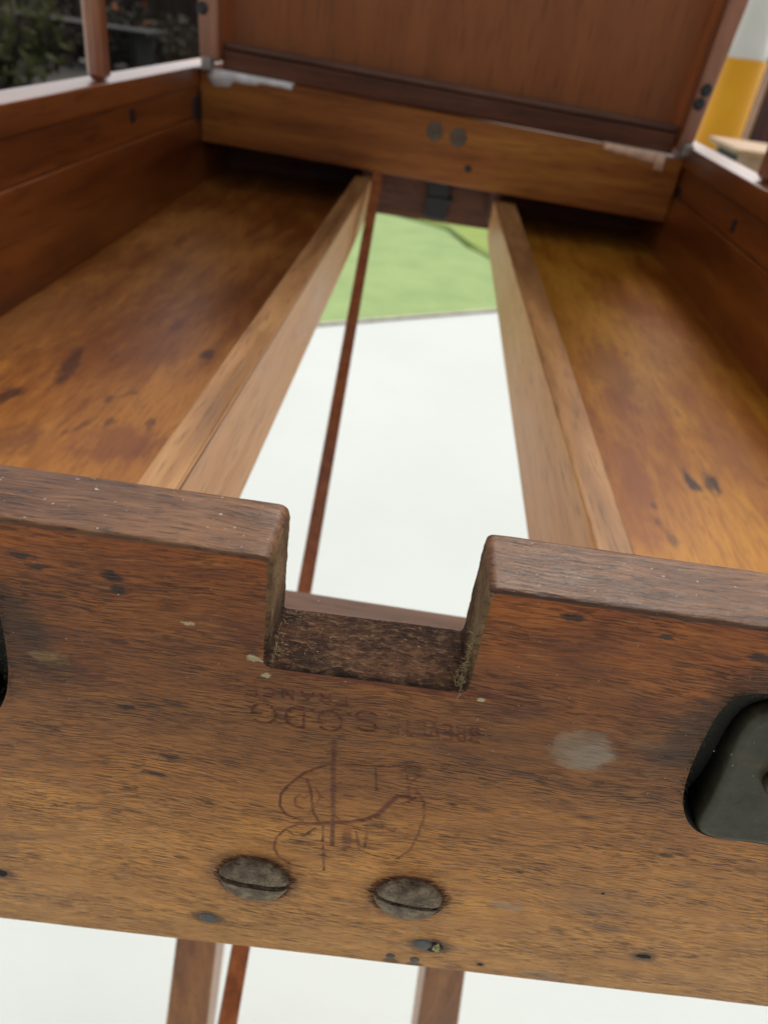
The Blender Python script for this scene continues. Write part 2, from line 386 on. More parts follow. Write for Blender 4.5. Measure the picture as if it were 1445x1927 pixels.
def notch_material():
    n = NT('rough_sawn_dusty_wood')
    a = n.noise(n.mapping((700, 1600, 1600)), 1, 5, .75)
    b = n.noise(n.mapping((150, 200, 200), (3, 3, 3)), 1, 5, .7)
    wx, wy, wz = n.sep()
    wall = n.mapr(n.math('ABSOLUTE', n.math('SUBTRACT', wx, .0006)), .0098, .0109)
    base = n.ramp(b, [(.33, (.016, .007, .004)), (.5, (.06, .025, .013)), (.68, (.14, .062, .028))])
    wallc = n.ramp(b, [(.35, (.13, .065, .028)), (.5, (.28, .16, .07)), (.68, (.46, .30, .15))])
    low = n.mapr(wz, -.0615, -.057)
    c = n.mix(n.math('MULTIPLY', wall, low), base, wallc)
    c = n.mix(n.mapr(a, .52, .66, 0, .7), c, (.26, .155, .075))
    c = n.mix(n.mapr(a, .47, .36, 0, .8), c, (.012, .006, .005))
    f = n.noise(n.mapping((2600, 2600, 2600), (5, 5, 1)), 1, 2, .6)
    c = n.mix(n.mapr(f, .69, .74, 0, .45), c, (.5, .36, .22))
    nm = n.bump(n.math('MULTIPLY_ADD', b, .7, a), 1.0, .0012)
    return n.finish(c, .85, nm, spec=.25)

# ------------------------------------------------------------------ setting
gm = NT('pale_paving')
k1 = gm.noise(gm.mapping((1.5,) * 3), 1, 5, .6); k2 = gm.noise(gm.mapping((60,) * 3), 1, 4, .7)
gc = gm.ramp(k1, [(.3, (.47, .51, .50)), (.7, (.525, .565, .553))])
gc = gm.mix(gm.mapr(k2, .62, .75, 0, .12), gc, (.40, .43, .43))
k3 = gm.noise(gm.mapping((9,) * 3, (3, 2, 1)), 1, 4, .6)
gc = gm.mix(gm.mapr(k3, .6, .75, 0, .22), gc, (.46, .50, .485))
M_GROUND = gm.finish(gc, .7, gm.bump(k2, .2, .002))
mb = MB(); mb.poly([(-60, -40, GZ), (60, -40, GZ), (60, 90, GZ), (-60, 90, GZ)])
tag(mb.build('ground', M_GROUND), kind='structure')
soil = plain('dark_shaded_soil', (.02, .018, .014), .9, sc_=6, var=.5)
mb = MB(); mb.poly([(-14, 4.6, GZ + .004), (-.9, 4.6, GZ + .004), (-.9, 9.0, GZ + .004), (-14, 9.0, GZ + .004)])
tag(mb.build('garden_bed', soil), kind='structure')

# green mat with its thin pale hem, a cord lying over it
a = onZ(600, 612, GZ); b = onZ(940, 585, GZ); d = (b - a).normalized(); q = Vector((-d.y, d.x, 0))
g = NT('green_mat_cloth')
gk = g.noise(g.mapping((7, 7, 7)), 1, 4, .6); gk2 = g.noise(g.mapping((180, 180, 180)), 1, 3, .6)
_, gy, _ = g.sep()
gcol = g.ramp(gk, [(.3, (.20, .30, .10)), (.7, (.27, .38, .14))])
gcol = g.mix(g.mapr(gk2, .5, .7, 0, .25), gcol, (.16, .28, .07))
M_MAT = g.finish(gcol, .85, g.bump(gk2, .4, .004))
mb = MB()
p0 = a - d * .9; p1 = a + d * 2.0
mb.hexa([p0, p1, p1 + q * 1.15, p0 + q * 1.15] + [p + Vector((0, 0, .006)) for p in (p0, p1, p1 + q * 1.15, p0 + q * 1.15)])
mat_o = mb.build('floor_mat', M_MAT); tag(mat_o, 'pale green floor mat lying on the white paving behind the easel', 'mat')
mb = MB(); mb.hexa([p0 - q * .008, p1 - q * .008, p1, p0] + [p + Vector((0, 0, .008)) for p in (p0 - q * .008, p1 - q * .008, p1, p0)])
mb.build('hem', plain('pinkish_hem', (.5, .44, .39), .8), mat_o)
g = NT('yellow_green_mat_cloth')
gk = g.noise(g.mapping((7, 7, 7)), 1, 4, .6); gk2 = g.noise(g.mapping((180, 180, 180)), 1, 3, .6)
gcol = g.ramp(gk, [(.3, (.17, .25, .03)), (.7, (.24, .33, .05))])
M_MAT2 = g.finish(gcol, .85, g.bump(gk2, .4, .004))
cv = [onZ(u, v, GZ + .010) for u, v in ((600, 372), (700, 392), (790, 415), (845, 432), (880, 462), (925, 486), (990, 500), (1080, 505))]
mb = MB()
top = [p + Vector((0, 0, .0)) for p in cv]
far = [onZ(1080, 380, GZ + .010), onZ(600, 300, GZ + .010)]
loop = top + far
up = [mb.bm.verts.new(p) for p in loop]; dn = [mb.bm.verts.new((p.x, p.y, GZ + .0062)) for p in loop]
mb.bm.faces.new(up); mb.bm.faces.new(dn[::-1])
for i in range(len(up)): mb.bm.faces.new((up[i], dn[i], dn[(i + 1) % len(up)], up[(i + 1) % len(up)]))
tag(mb.build('turf_piece', M_MAT2), 'yellower green piece of mat with curved edge lapping over the pale green mat', 'mat')
mb = MB(); mb.tube([p + Vector((0, 0, .010)) for p in cv[1:]], .005, 8)  # thin dark tube draws the curve across the mat
tag(mb.build('line', plain('dark_green_line', (.11, .19, .05), .6)), 'dark green cord curving across the far green mat', 'line')

# ------------------------------------------------------------------ the easel
easel = bpy.data.objects.new('box_easel', None); col.objects.link(easel); easel.location = (0, .3, GZ)
tag(easel, 'old brown wooden folding box easel with open lid, notched front board and slotted screws', 'easel')

# --- front board: outline with the notch and two sunk plates
YF, YB = .060, .0702
def arc(cx_, cz_, r, a0, a1, n_=6): return [(cx_ + r * math.cos(math.radians(a0 + (a1 - a0) * i / n_)), cz_ + r * math.sin(math.radians(a0 + (a1 - a0) * i / n_))) for i in range(n_ + 1)]
XLb, XRb = -.165, .1665
def zbot(x): return -.1324 + (x + .0533) * .0628
def ztop(x): return -.0480 + (x + .0105) * .006
nl, nr = -.0106, .0119; znl, znr = -.0636, -.0631
key = []
key += [(XLb, zbot(XLb)), (XRb, zbot(XRb)), (XRb, ztop(XRb))]
rr_ = .0009
key += arc(nr + rr_, ztop(nr) - rr_, rr_, 90, 180, 5)
key += arc(nr - .0006, znr + .0006, .0006, 0, -90, 3)
key += arc(nl + .0004, znl + .0004, .0004, 270, 180, 3)
rr2 = .0013
key += arc(nl - rr2, ztop(nl) - rr2, rr2, 0, 90, 5)
key += [(XLb, ztop(XLb))]
dense = []
for i, p in enumerate(key):
    q2 = key[(i + 1) % len(key)]; L = math.dist(p, q2); st = .0004 if abs((p[0] + q2[0]) / 2) < .016 and p[1] > -.07 else .0015
    k = max(1, int(L / st))
    for j in range(k): dense.append((p[0] + (q2[0] - p[0]) * j / k, p[1] + (q2[1] - p[1]) * j / k))
from mathutils import noise as mn
def in_notch(x, z): return -.0125 < x < .0138 and z < -.0486 and z > -.066
Nn = len(dense)
nrm = []
for i in range(Nn):
    a_ = Vector(dense[i - 1]); b_ = Vector(dense[(i + 1) % Nn]); t_ = (b_ - a_).normalized(); nrm.append(Vector((-t_.y, t_.x)))  # inward (CCW)
prof = [(0, .00055), (.00012, .00022), (.0003, .00007), (.00065, 0)]
ys = [(YF + a_, b_) for a_, b_ in prof] + [(YF + .0012 * k + .0009, 0) for k in range(1, 7)] + [(YB - a_, b_) for a_, b_ in prof[::-1]]
rings = []
for (y, ins) in ys:
    rg = []
    for (x, z), nv in zip(dense, nrm):
        k = ins
        depth = (y - YF) / (YB - YF)
        if in_notch(x, z):
            amp = .00002 + .00007 * depth
            k += amp * mn.noise(Vector((x * 1700, y * 900, z * 1700))) + amp * 1.3 * mn.noise(Vector((x * 260, y * 300, z * 260 + 9)))
        elif z > -.05: k += .00007 * mn.noise(Vector((x * 300, y * 260, 3)))
        elif z < -.1: k += .00012 * mn.noise(Vector((x * 120, y * 260, 5)))
        rg.append((x + nv.x * k, y, z + nv.y * k))
    rings.append(rg)

# sunk plate outline (right one measured, left one its mirror)
pk = [(1445, 1298), (1405, 1304), (1375, 1318), (1350, 1342), (1325, 1388), (1300, 1440), (1284, 1490), (1285, 1530), (1300, 1558), (1328, 1574), (1370, 1581), (1445, 1590)]
half = [(onY(u, v, YF).x, onY(u, v, YF).z) for u, v in pk]
cxp = .0536
half[0] = (.0490, half[0][1] + .0001); half[-1] = (min(half[-1][0], .0525), half[-1][1])
right_p = half + [(2 * cxp - x, z) for x, z in half[::-1]]
left_p = [(-x - .0009, z + .0012) for x, z in right_p][::-1]
PX0, PX1, PZ0, PZ1 = -.0215, .0260, -.1140, -.0641
def chaikin(l, k=2):
    for _ in range(k):
        l = [q_ for i in range(len(l)) for a__, b__ in [(l[i], l[(i + 1) % len(l)])] for q_ in ((a__[0] * .75 + b__[0] * .25, a__[1] * .75 + b__[1] * .25), (a__[0] * .25 + b__[0] * .75, a__[1] * .25 + b__[1] * .75))]
    return l
right_p, left_p = chaikin(right_p), chaikin(left_p)
patch = [(PX0, PZ0), (PX1, PZ0), (PX1, PZ1), (PX0, PZ1)]

bm = bmesh.new()
V = [[bm.verts.new(p) for p in rg] for rg in rings]
for A, B in zip(V, V[1:]):
    for i in range(Nn):
        j = (i + 1) % Nn
        f = bm.faces.new((A[i], A[j], B[j], B[i])); f.smooth = True
        cz = (A[i].co + A[j].co) / 2
        if in_notch(cz.x, cz.z) and cz.y > YF - 1: f.material_index = 2
        elif cz.z > -.06: f.material_index = 1
# back cap
loops = [[v.co.copy() for v in V[-1]]]
flat = V[-1]
for t_ in tessellate_polygon([[Vector((p.x, p.z, 0)) for p in loops[0]]]):
    try: bm.faces.new([flat[i] for i in t_])
    except ValueError: pass
# front cap with two holes and a finely meshed window for the engraving
pk_loops = [[bm.verts.new((x, YF, z)) for x, z in pp] for pp in (right_p, left_p)]
pt_loop = [bm.verts.new((x, YF, z)) for x, z in patch]
cap_loops = (V[0], pk_loops[0], pk_loops[1], pt_loop)
alll = [v for lp in cap_loops for v in lp]
ed_, k0 = [], 0
for lp in cap_loops:
    ed_ += [(k0 + i, k0 + (i + 1) % len(lp)) for i in range(len(lp))]; k0 += len(lp)
cv_, _e, cf_, vo_, _eo, _fo = delaunay_2d_cdt([Vector((v.co.x * 1000, v.co.z * 1000)) for v in alll], ed_, [], 0, 1e-6)
def inside(p, lp):
    r_ = False; n_ = len(lp)
    for i in range(n_):
        a__, b__ = lp[i].co, lp[(i + 1) % n_].co
        if (a__.z > p[1]) != (b__.z > p[1]) and p[0] < (b__.x - a__.x) * (p[1] - a__.z) / (b__.z - a__.z) + a__.x: r_ = not r_
    return r_
vmap = [alll[o_[0]] if o_ else bm.verts.new((cv_[i].x / 1000, YF, cv_[i].y / 1000)) for i, o_ in enumerate(vo_)]
for t_ in cf_:
    c_ = (sum(cv_[i].x for i in t_) / 3000, sum(cv_[i].y for i in t_) / 3000)
    if inside(c_, cap_loops[0]) and not any(inside(c_, lp) for lp in cap_loops[1:]):
        try: bm.faces.new([vmap[i] for i in t_])
        except ValueError: pass
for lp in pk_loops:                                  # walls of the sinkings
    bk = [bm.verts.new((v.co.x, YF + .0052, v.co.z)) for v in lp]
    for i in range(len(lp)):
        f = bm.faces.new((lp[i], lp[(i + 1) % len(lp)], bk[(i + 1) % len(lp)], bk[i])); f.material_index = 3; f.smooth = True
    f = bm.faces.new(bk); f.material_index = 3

# --- engraved writing and mark, as strokes measured in the photograph
def P7(l): return [(400 + x / 2.89, 1240 + y / 2.89) for x, y in l]
S = []   # (points in px, half width px, depth)
for pts, w_, k in (
    ([(662, 445), (656, 600), (655, 870), (650, 1015)], 7, .95),
    ([(668, 640), (664, 760), (660, 860)], 5, .6),
    ([(612, 580), (500, 620), (410, 690), (370, 740), (365, 800), (400, 850), (490, 880)], 6, .9),
    ([(475, 735), (447, 760), (452, 800), (490, 815)], 5, .6), ([(470, 740), (500, 760), (520, 745)], 4, .5),
    ([(515, 655), (535, 720), (545, 830), (580, 890)], 6, .8), ([(560, 700), (585, 745), (600, 755)], 5, .6),
    ([(525, 840), (560, 800), (590, 745)], 4, .5), ([(555, 790), (640, 810)], 4, .4),
    ([(460, 895), (560, 897), (640, 890), (740, 890), (830, 875), (900, 850), (960, 790), (1000, 750), (1065, 748)], 7, .9),
    ([(880, 860), (930, 815), (975, 765)], 8, .6),
    ([(655, 845), (700, 885), (735, 890)], 5, .8), ([(650, 905), (740, 922), (1000, 925)], 4, .6),
    ([(700, 573), (870, 585), (960, 588), (1040, 578), (1160, 598)], 5, .85),
    ([(885, 590), (892, 715)], 5, .75), ([(1050, 590), (1060, 640), (1068, 748)], 4, .45),
    ([(1130, 630), (1080, 670), (1065, 700)], 4, .5), ([(1030, 790), (1070, 775), (1100, 755)], 5, .6),
    ([(1105, 710), (1150, 780), (1150, 860), (1120, 950), (1075, 1040), (1000, 1090)], 6, .6),
    ([(470, 900), (400, 925), (345, 975), (335, 1030), (360, 1080), (420, 1110)], 6, .7),
    ([(410, 935), (440, 960), (500, 962), (560, 920)], 5, .7),
    ([(600, 900), (600, 1020), (606, 1150)], 5, .6), ([(732, 930), (728, 1030)], 14, .6),
    ([(780, 940), (798, 1040), (850, 1062)], 6, .5), ([(840, 940), (825, 1030)], 6, .6), ([(640, 1010), (725, 1035), (800, 1040)], 4, .35)):
    S.append((P7(pts), w_ / 2.89 * .95, k))
def circ(cx_, cy_, rx, ry, a0, a1, n_=12): return [(cx_ + rx * math.cos(math.radians(a0 + (a1 - a0) * i / n_)), cy_ + ry * math.sin(math.radians(a0 + (a1 - a0) * i / n_))) for i in range(n_ + 1)]
GL = {  # strokes in a unit box, y up
 'G': [circ(.5, .5, .5, .5, 45, 330), [(.93, .25), (.93, .5), (.6, .5)]],
 'D': [[(.1, 0), (.1, 1)], [(.1, 1), (.45, 1)] + circ(.45, .5, .5, .5, 80, -80, 8) + [(.45, 0), (.1, 0)]],
 'S': [circ(.5, .74, .42, .26, 30, 270) + circ(.5, .24, .45, .24, 80, -150)],
 'F': [[(.1, 0), (.1, 1), (.9, 1)], [(.1, .52), (.7, .52)]],
 'R': [[(.1, 0), (.1, 1), (.6, 1), (.85, .88), (.85, .62), (.6, .5), (.1, .5)], [(.5, .5), (.9, 0)]],
 'A': [[(0, 0), (.5, 1), (1, 0)], [(.2, .35), (.8, .35)]],
 'N': [[(.1, 0), (.1, 1), (.9, 0), (.9, 1)]],
 'C': [circ(.52, .5, .48, .5, 45, 315)],
 'E': [[(.9, 1), (.1, 1), (.1, 0), (.9, 0)], [(.1, .5), (.75, .5)]],
 'V': [[(0, 1), (.5, 0), (1, 1)]], 'T': [[(.5, 0), (.5, 1)], [(0, 1), (1, 1)]],
 'B': [[(.1, 0), (.1, 1), (.6, 1), (.82, .88), (.82, .64), (.6, .52), (.1, .52)], [(.6, .52), (.9, .36), (.9, .14), (.6, 0), (.1, 0)]],
 '.': [[(.46, .02), (.54, .02)]]}
def letter(ch, u, v, wd, ht, k, hw=1.9, sl=.115):
    for st in GL[ch]:
        S.append(([(u - (x - .5) * wd, v + (y - .5) * ht - (x - .5) * wd * sl) for x, y in st], hw, k))
for ch, u, v in (('E', 473, 1300), ('C', 506, 1303), ('N', 542, 1306), ('A', 579, 1310), ('R', 612, 1314), ('F', 643, 1319)): letter(ch, u, v, 23, 16, .75, 1.3)
for ch, u, v, wd, ht, k in (('G', 496, 1343, 48, 36, .9), ('D', 556, 1350, 40, 36, .9), ('G', 620, 1357, 46, 38, .75), ('S', 690, 1358, 42, 36, .85), ('.', 588, 1350, 30, 30, .7), ('.', 657, 1358, 30, 30, .6)):
    letter(ch, u, v, wd, ht, k)
for i, ch in enumerate('ETEVERB'): letter(ch, 742 + i * 25, 1366 + i * 2.9, 18, 28, .6, 1.6)

step = .00018
gx = np.arange(PX0, PX1 + 1e-9, (PX1 - PX0) / round((PX1 - PX0) / step)); gz = np.arange(PZ0, PZ1 + 1e-9, (PZ1 - PZ0) / round((PZ1 - PZ0) / step))
GX, GZZ = np.meshgrid(gx, gz); E_ = np.zeros_like(GX); EL = np.zeros_like(GX)
for pts, hw, k in S:
    cr = hw < 2.05
    w3 = [onY(u, v, YF) for u, v in pts]
    # a stroke keeps its width on the board; px at this distance to metres
    hwm = hw * (w3[0] - onY(pts[0][0] + 1, pts[0][1], YF)).length * 1.15
    for A, B in zip(w3, w3[1:]):
        ax, az, bx_, bz = A.x, A.z, B.x, B.z
        dx, dz = bx_ - ax, bz - az; L2 = dx * dx + dz * dz + 1e-14
        t = np.clip(((GX - ax) * dx + (GZZ - az) * dz) / L2, 0, 1)
        D = np.hypot(GX - ax - t * dx, GZZ - az - t * dz)
        s_ = np.clip((hwm * (1.55 if cr else 2.5) - D) / (hwm * (.8 if cr else 1.6)), 0, 1); s_ = s_ * s_ * (3 - 2 * s_)
        if cr: EL = np.maximum(EL, s_ * k)
        else: E_ = np.maximum(E_, s_ * k)
wear = np.array([[.72 + .5 * mn.noise(Vector((x * 420, 0, z * 700))) for x in gx[::4]] for z in gz[::4]])
wear = np.repeat(np.repeat(wear, 4, 0), 4, 1)[:len(gz), :len(gx)]
E_ = np.clip(np.maximum(E_ * np.clip(wear * 1.25, .35, 1.1) * 1.1, EL * np.clip(wear * 1.3, .75, 1.1) * 1.2), 0, 1)
nz_, nx_ = GX.shape
gv = []
eng_vals = {}
for j in range(nz_):
    row = []
    for i in range(nx_):
        edge = i in (0, nx_ - 1) or j in (0, nz_ - 1)
        e = 0 if edge else float(E_[j, i])
        row.append(bm.verts.new((gx[i], YF + e * .00018, gz[j])))
    gv.append(row)
for j in range(nz_ - 1):
    for i in range(nx_ - 1): bm.faces.new((gv[j][i], gv[j][i + 1], gv[j + 1][i + 1], gv[j + 1][i]))
bm.verts.index_update()
base_i = gv[0][0].index
me = bpy.data.meshes.new('front_board'); bm.to_mesh(me)
total = len(me.vertices); bm.free()
arr = np.zeros(total, dtype=np.float32); arr[base_i:base_i + nz_ * nx_] = E_.astype(np.float32).ravel()
at_ = me.attributes.new('engrave', 'FLOAT', 'POINT'); at_.data.foreach_set('value', arr)
cs = np.zeros(total * 3, dtype=np.float32); me.vertices.foreach_get('co', cs); cs = cs.reshape(-1, 3)
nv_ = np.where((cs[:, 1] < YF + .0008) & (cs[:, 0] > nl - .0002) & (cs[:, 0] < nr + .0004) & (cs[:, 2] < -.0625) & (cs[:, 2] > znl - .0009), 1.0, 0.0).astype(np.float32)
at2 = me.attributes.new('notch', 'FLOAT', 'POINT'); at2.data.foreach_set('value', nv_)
M_FRONT = front_material(); M_TOP = top_material(); M_NOTCH = notch_material()
M_PIT = plain('shade_black_pit', (.012, .010, .006), .75, sc_=1500, bump=.6)  # near-black colour stands in for the shade inside the sinkings
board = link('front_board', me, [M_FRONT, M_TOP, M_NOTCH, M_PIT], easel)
bm = bmesh.new(); bm.from_mesh(me); bmesh.ops.recalc_face_normals(bm, faces=bm.faces); bm.to_mesh(me); bm.free()

# --- sunk plates
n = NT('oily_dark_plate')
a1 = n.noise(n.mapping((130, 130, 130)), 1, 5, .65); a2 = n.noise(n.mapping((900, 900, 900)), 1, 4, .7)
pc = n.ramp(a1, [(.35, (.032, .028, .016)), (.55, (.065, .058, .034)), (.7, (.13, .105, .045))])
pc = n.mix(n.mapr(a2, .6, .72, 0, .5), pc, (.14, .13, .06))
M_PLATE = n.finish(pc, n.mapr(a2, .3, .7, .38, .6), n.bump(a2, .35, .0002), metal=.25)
pl_px = [(1460, 1375), (1430, 1392), (1398, 1425), (1368, 1478), (1336, 1528), (1314, 1550), (1310, 1566), (1334, 1577), (1375, 1584), (1445, 1592)]
pl_half = [(onY(u, v, YF).x, onY(u, v, YF).z) for u, v in pl_px]
pl_half[0] = (max(.0492, pl_half[0][0]), pl_half[0][1] + .0002); pl_half[-1] = (min(pl_half[-1][0], .0525), pl_half[-1][1])
pl_right = pl_half + [(2 * cxp - x, z) for x, z in pl_half[::-1]]
pl_left = [(-x - .0009, z + .0012) for x, z in pl_right][::-1]
pl_right, pl_left = chaikin(pl_right, 1), chaikin(pl_left, 1)
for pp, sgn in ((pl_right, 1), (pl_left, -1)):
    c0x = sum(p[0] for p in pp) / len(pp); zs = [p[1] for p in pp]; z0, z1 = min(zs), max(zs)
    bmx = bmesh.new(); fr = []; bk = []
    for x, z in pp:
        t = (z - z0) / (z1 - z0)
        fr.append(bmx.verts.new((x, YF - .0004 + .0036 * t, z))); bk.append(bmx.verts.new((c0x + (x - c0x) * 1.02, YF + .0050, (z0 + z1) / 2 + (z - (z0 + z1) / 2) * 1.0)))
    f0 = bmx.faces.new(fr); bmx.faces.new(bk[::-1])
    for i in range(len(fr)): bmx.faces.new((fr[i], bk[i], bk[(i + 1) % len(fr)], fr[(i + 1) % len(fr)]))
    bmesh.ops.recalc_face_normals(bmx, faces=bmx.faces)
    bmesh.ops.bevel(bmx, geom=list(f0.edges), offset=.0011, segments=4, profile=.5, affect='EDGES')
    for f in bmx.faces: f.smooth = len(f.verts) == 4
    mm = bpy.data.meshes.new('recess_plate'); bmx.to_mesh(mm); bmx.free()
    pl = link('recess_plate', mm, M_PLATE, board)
    mb = MB(); zc = -.0722 if sgn > 0 else -.0705
    yy = YF + .0008
    mb.lathe([(.0019, -.001), (.0019, .0004), (.0015, .0008), (.0006, .0008), (.0006, .0001)], (c0x - sgn * .0010, yy, zc), 28, axis='Y')
    mb.build('rivet', plain('rusty_rivet', (.07, .045, .025), .5, metal=.4, sc_=1500, bump=.5), pl)

M_CRUD = plain('caked_grime_fibre', (.05, .038, .015), .95, sc_=900, var=.6)
mb = MB()
for pp in (right_p, left_p):
    for i in range(520):
        x, z = pp[rnd.randrange(len(pp))]; x += rnd.gauss(0, .0003); z += rnd.gauss(0, .0003)
        if z < min(p_[1] for p_ in pp) + .006: continue
        p = Vector((x, YF - rnd.uniform(0, .0002), z)); dv = Vector((rnd.gauss(0, 1), rnd.gauss(0, .3), rnd.gauss(0, 1))).normalized() * rnd.uniform(.0002, .0008)
        mb.tube([p, p + dv * .5 + Vector((0, -.0001, 0)), p + dv], [.00004, .00003, .00001], 3)
tag(mb.build('caked_grime', M_CRUD, board), kind='stuff')

# --- slotted screws
n = NT('tarnished_screw')
s1 = n.noise(n.mapping((500, 500, 500)), 1, 5, .7); s2 = n.noise(n.mapping((2200, 2200, 2200)), 1, 3, .7)
scol = n.ramp(s1, [(.34, (.09, .055, .032)), (.5, (.21, .145, .09)), (.64, (.40, .31, .20))])
scol = n.mix(n.mapr(s2, .55, .7, 0, .6), scol, (.03, .02, .016))
M_SCREW = n.finish(scol, n.mapr(s1, .3, .7, .4, .7), n.bump(n.math('ADD', s1, s2), 1.0, .0010), metal=.4)
M_SLOT = plain('slot_hole_black', (.008, .006, .006), .9)  # black put in for the dark inside screw slots and nail holes
def screw(name, c, r, ang, mat, parent, h=.0005, slot=.1, y0=None):
    mb = MB(); seg = 40; sw = r * slot
    for s_ in (1, -1):
        ringO, ringI = [], []
        pts = []
        a0 = math.asin(sw / r)
        arc_ = [a0 + (math.pi - 2 * a0) * i / seg for i in range(seg + 1)]
        rings_ = []
        for k, (fr_, hh) in enumerate(((1.0, -.0007), (1.0, h * .2), (.93, h * .62), (.75, h * .85), (.45, h), (.2, h * 1.02))):
            rg = []
            for a_ in arc_:
                wob = 1 + .035 * mn.noise(Vector((math.cos(a_) * 4 + c.x * 900, math.sin(a_) * 4 * s_, 1)))
                x = math.cos(a_) * r * fr_ * wob; z = max(math.sin(a_) * r * fr_ * wob, sw * (1 if k < 5 else 1)) * s_
                X = x * math.cos(ang) - z * math.sin(ang); Z = x * math.sin(ang) + z * math.cos(ang)
                rg.append(mb.bm.verts.new((c.x + X, c.y - hh, c.z + Z)))
            rings_.append(rg)
        for A, B in zip(rings_, rings_[1:]):
            for i in range(seg): f = mb.bm.faces.new((A[i], A[i + 1], B[i + 1], B[i])); f.smooth = True
        mb.bm.faces.new(rings_[-1])
        # slot wall
        L = [rg[0] for rg in rings_] + [rg[-1] for rg in rings_[::-1]]
        try: mb.bm.faces.new(L)
        except ValueError: pass
    bmesh.ops.remove_doubles(mb.bm, verts=mb.bm.verts, dist=1e-7)
    mb.lathe([(r * .98, -.0004), (r * .98, -h * .15)], c, 32, mat=1, axis='Y')
    return mb.build(name, [mat, M_SLOT], parent)
c = onY(479, 1651, YF); s_a = screw('screw', c, .0052, math.radians(-2.0), M_SCREW, board, .0014, .13)
c = onY(768, 1687, YF); s_b = screw('screw', c, .0050, math.radians(-5.0), M_SCREW, board, .0015, .09)
# ragged wood fibres torn up round each screw
M_FIBRE = plain('torn_wood_fibre', (.14, .055, .03), .9, sc_=800)
mb = MB()
for cc_, r_ in ((onY(479, 1651, YF), .0054), (onY(768, 1687, YF), .0052)):
    for i in range(150):
        a_ = rnd.uniform(0, 2 * math.pi); k = rnd.uniform(.9, 1.04)
        p = cc_ + Vector((math.cos(a_) * r_ * k, 0, math.sin(a_) * r_ * k))
        L = rnd.uniform(.0003, .0012); dx = math.copysign(1, math.cos(a_)) * L; dz = rnd.uniform(-.2, .2) * L
        y = rnd.uniform(.00005, .0005)
        mb.tube([p + Vector((-dx * .3, -y, 0)), p + Vector((dx * .3, -y * .8, dz * .5)), p + Vector((dx, -.00002, dz))], [.00006, .00005, .00002], 4)
tag(mb.build('torn_fibre', M_FIBRE, board), kind='stuff')

# --- nails and pins
M_NAIL = plain('grey_nail_head', (.10, .095, .09), .5, metal=.5, sc_=1500, bump=.4)
for (u, v, r_, sx) in ((392, 1727, .0015, 1.0), (735, 1799, .0008, 1), (780, 1806, .0008, 1), (795, 1777, .0015, 1.1)):
    c = onY(u, v, YF); mb = MB()
    mb.lathe([(r_, -.0005), (r_ * .98, .00004), (r_ * .7, .00016), (r_ * .2, .0002)], c, 20, axis='Y')
    for vv in mb.bm.verts: vv.co.x += .00012 * mn.noise(vv.co * 1500); vv.co.z += .00012 * mn.noise(vv.co * 1500 + Vector((3, 3, 3)))
    mb.build('nail', M_NAIL, board)
def hole(u, v, rx, rz, seed):
    c = onY(u, v, YF - .00003); mb = MB(); pts = []
    for i in range(18):
        a_ = -2 * math.pi * i / 18; k = 1 + .35 * mn.noise(Vector((math.cos(a_) * 2 + seed, math.sin(a_) * 2, seed)))
        pts.append((c.x + rx * k * math.cos(a_), c.y, c.z + rz * k * math.sin(a_)))
    mb.poly(pts); mb.build('nail_hole', M_SLOT, board)  # flat black disc stands in for the dark of the hole
hole(1210, 1800, .0012, .00055, 1); hole(903, 1815, .0004, .00035, 2); hole(2, 1643, .0011, .0009, 3); hole(1134, 1682, .0003, .0002, 4)
hole(815, 1783, .0015, .0014, 5)
lf = NT('pale_dry_leaf'); lk = lf.noise(lf.mapping((900,) * 3), 1, 3)
M_LEAFBIT = lf.finish(lf.ramp(lk, [(.35, (.22, .19, .05)), (.65, (.5, .46, .2))]), .6)
mb = MB(); c = onY(818, 1778, YF - .0002)
for k, (ax, az, L, wv) in enumerate(((.35, 1.0, .0013, .0005), (.55, -.9, .0016, .00035), (-.2, -1.0, .0010, .0003), (.9, .1, .0010, .0004))):
    dv = Vector((ax, 0, az)).normalized(); sv_ = Vector((-dv.z, 0, dv.x)); prev = None
    for i in range(7):
        t = i / 6; p = c + dv * L * t + Vector((0, -.0006 * math.sin(t * 2.6), 0)); w_ = wv * math.sin(math.pi * min(.98, .12 + t * .88))
        cur = (mb.bm.verts.new(p - sv_ * w_), mb.bm.verts.new(p + Vector((0, .00012, 0))), mb.bm.verts.new(p + sv_ * w_))
        if prev: mb.bm.faces.new((prev[0], cur[0], cur[1], prev[1])); mb.bm.faces.new((prev[1], cur[1], cur[2], prev[2]))
        prev = cur
lo = mb.build('leaf_fragment', M_LEAFBIT)
tag(lo, 'tiny pale green dry leaf scrap stuck in a nail hole near the board bottom', 'leaf')

# --- frayed fibres and lint of the notch
M_LINT = plain('golden_frayed_fibre', (.42, .31, .16), .8, sc_=900)
mb = MB()
def fibre(p, n_, spread, L, r_):
    for i in range(n_):
        q0 = p + Vector((rnd.gauss(0, spread[0]), rnd.gauss(0, spread[1]), rnd.gauss(0, spread[2])))
        dv = Vector((rnd.gauss(0, 1), rnd.gauss(0, .8), rnd.gauss(0, 1.2))).normalized() * L * rnd.uniform(.3, 1)
        cv_ = Vector((rnd.gauss(0, 1), rnd.gauss(0, 1), rnd.gauss(0, 1))) * L * .3
        mb.tube([q0, q0 + dv * .5 + cv_ * .5, q0 + dv], [r_, r_, r_ * .4], 3)
for k in range(16):
    z = znr + .0003 + k * .0005
    fibre(Vector((nr - .0001, .0612, z)), 11, (.00015, .0007, .0003), .0011, .000028)
fibre(Vector((nr - .0003, .0608, znr + .0006)), 70, (.0003, .0007, .0005), .001, .00003)
fibre(Vector((nl + .0003, .063, znl + .0005)), 50, (.0002, .002, .0003), .001, .00002)
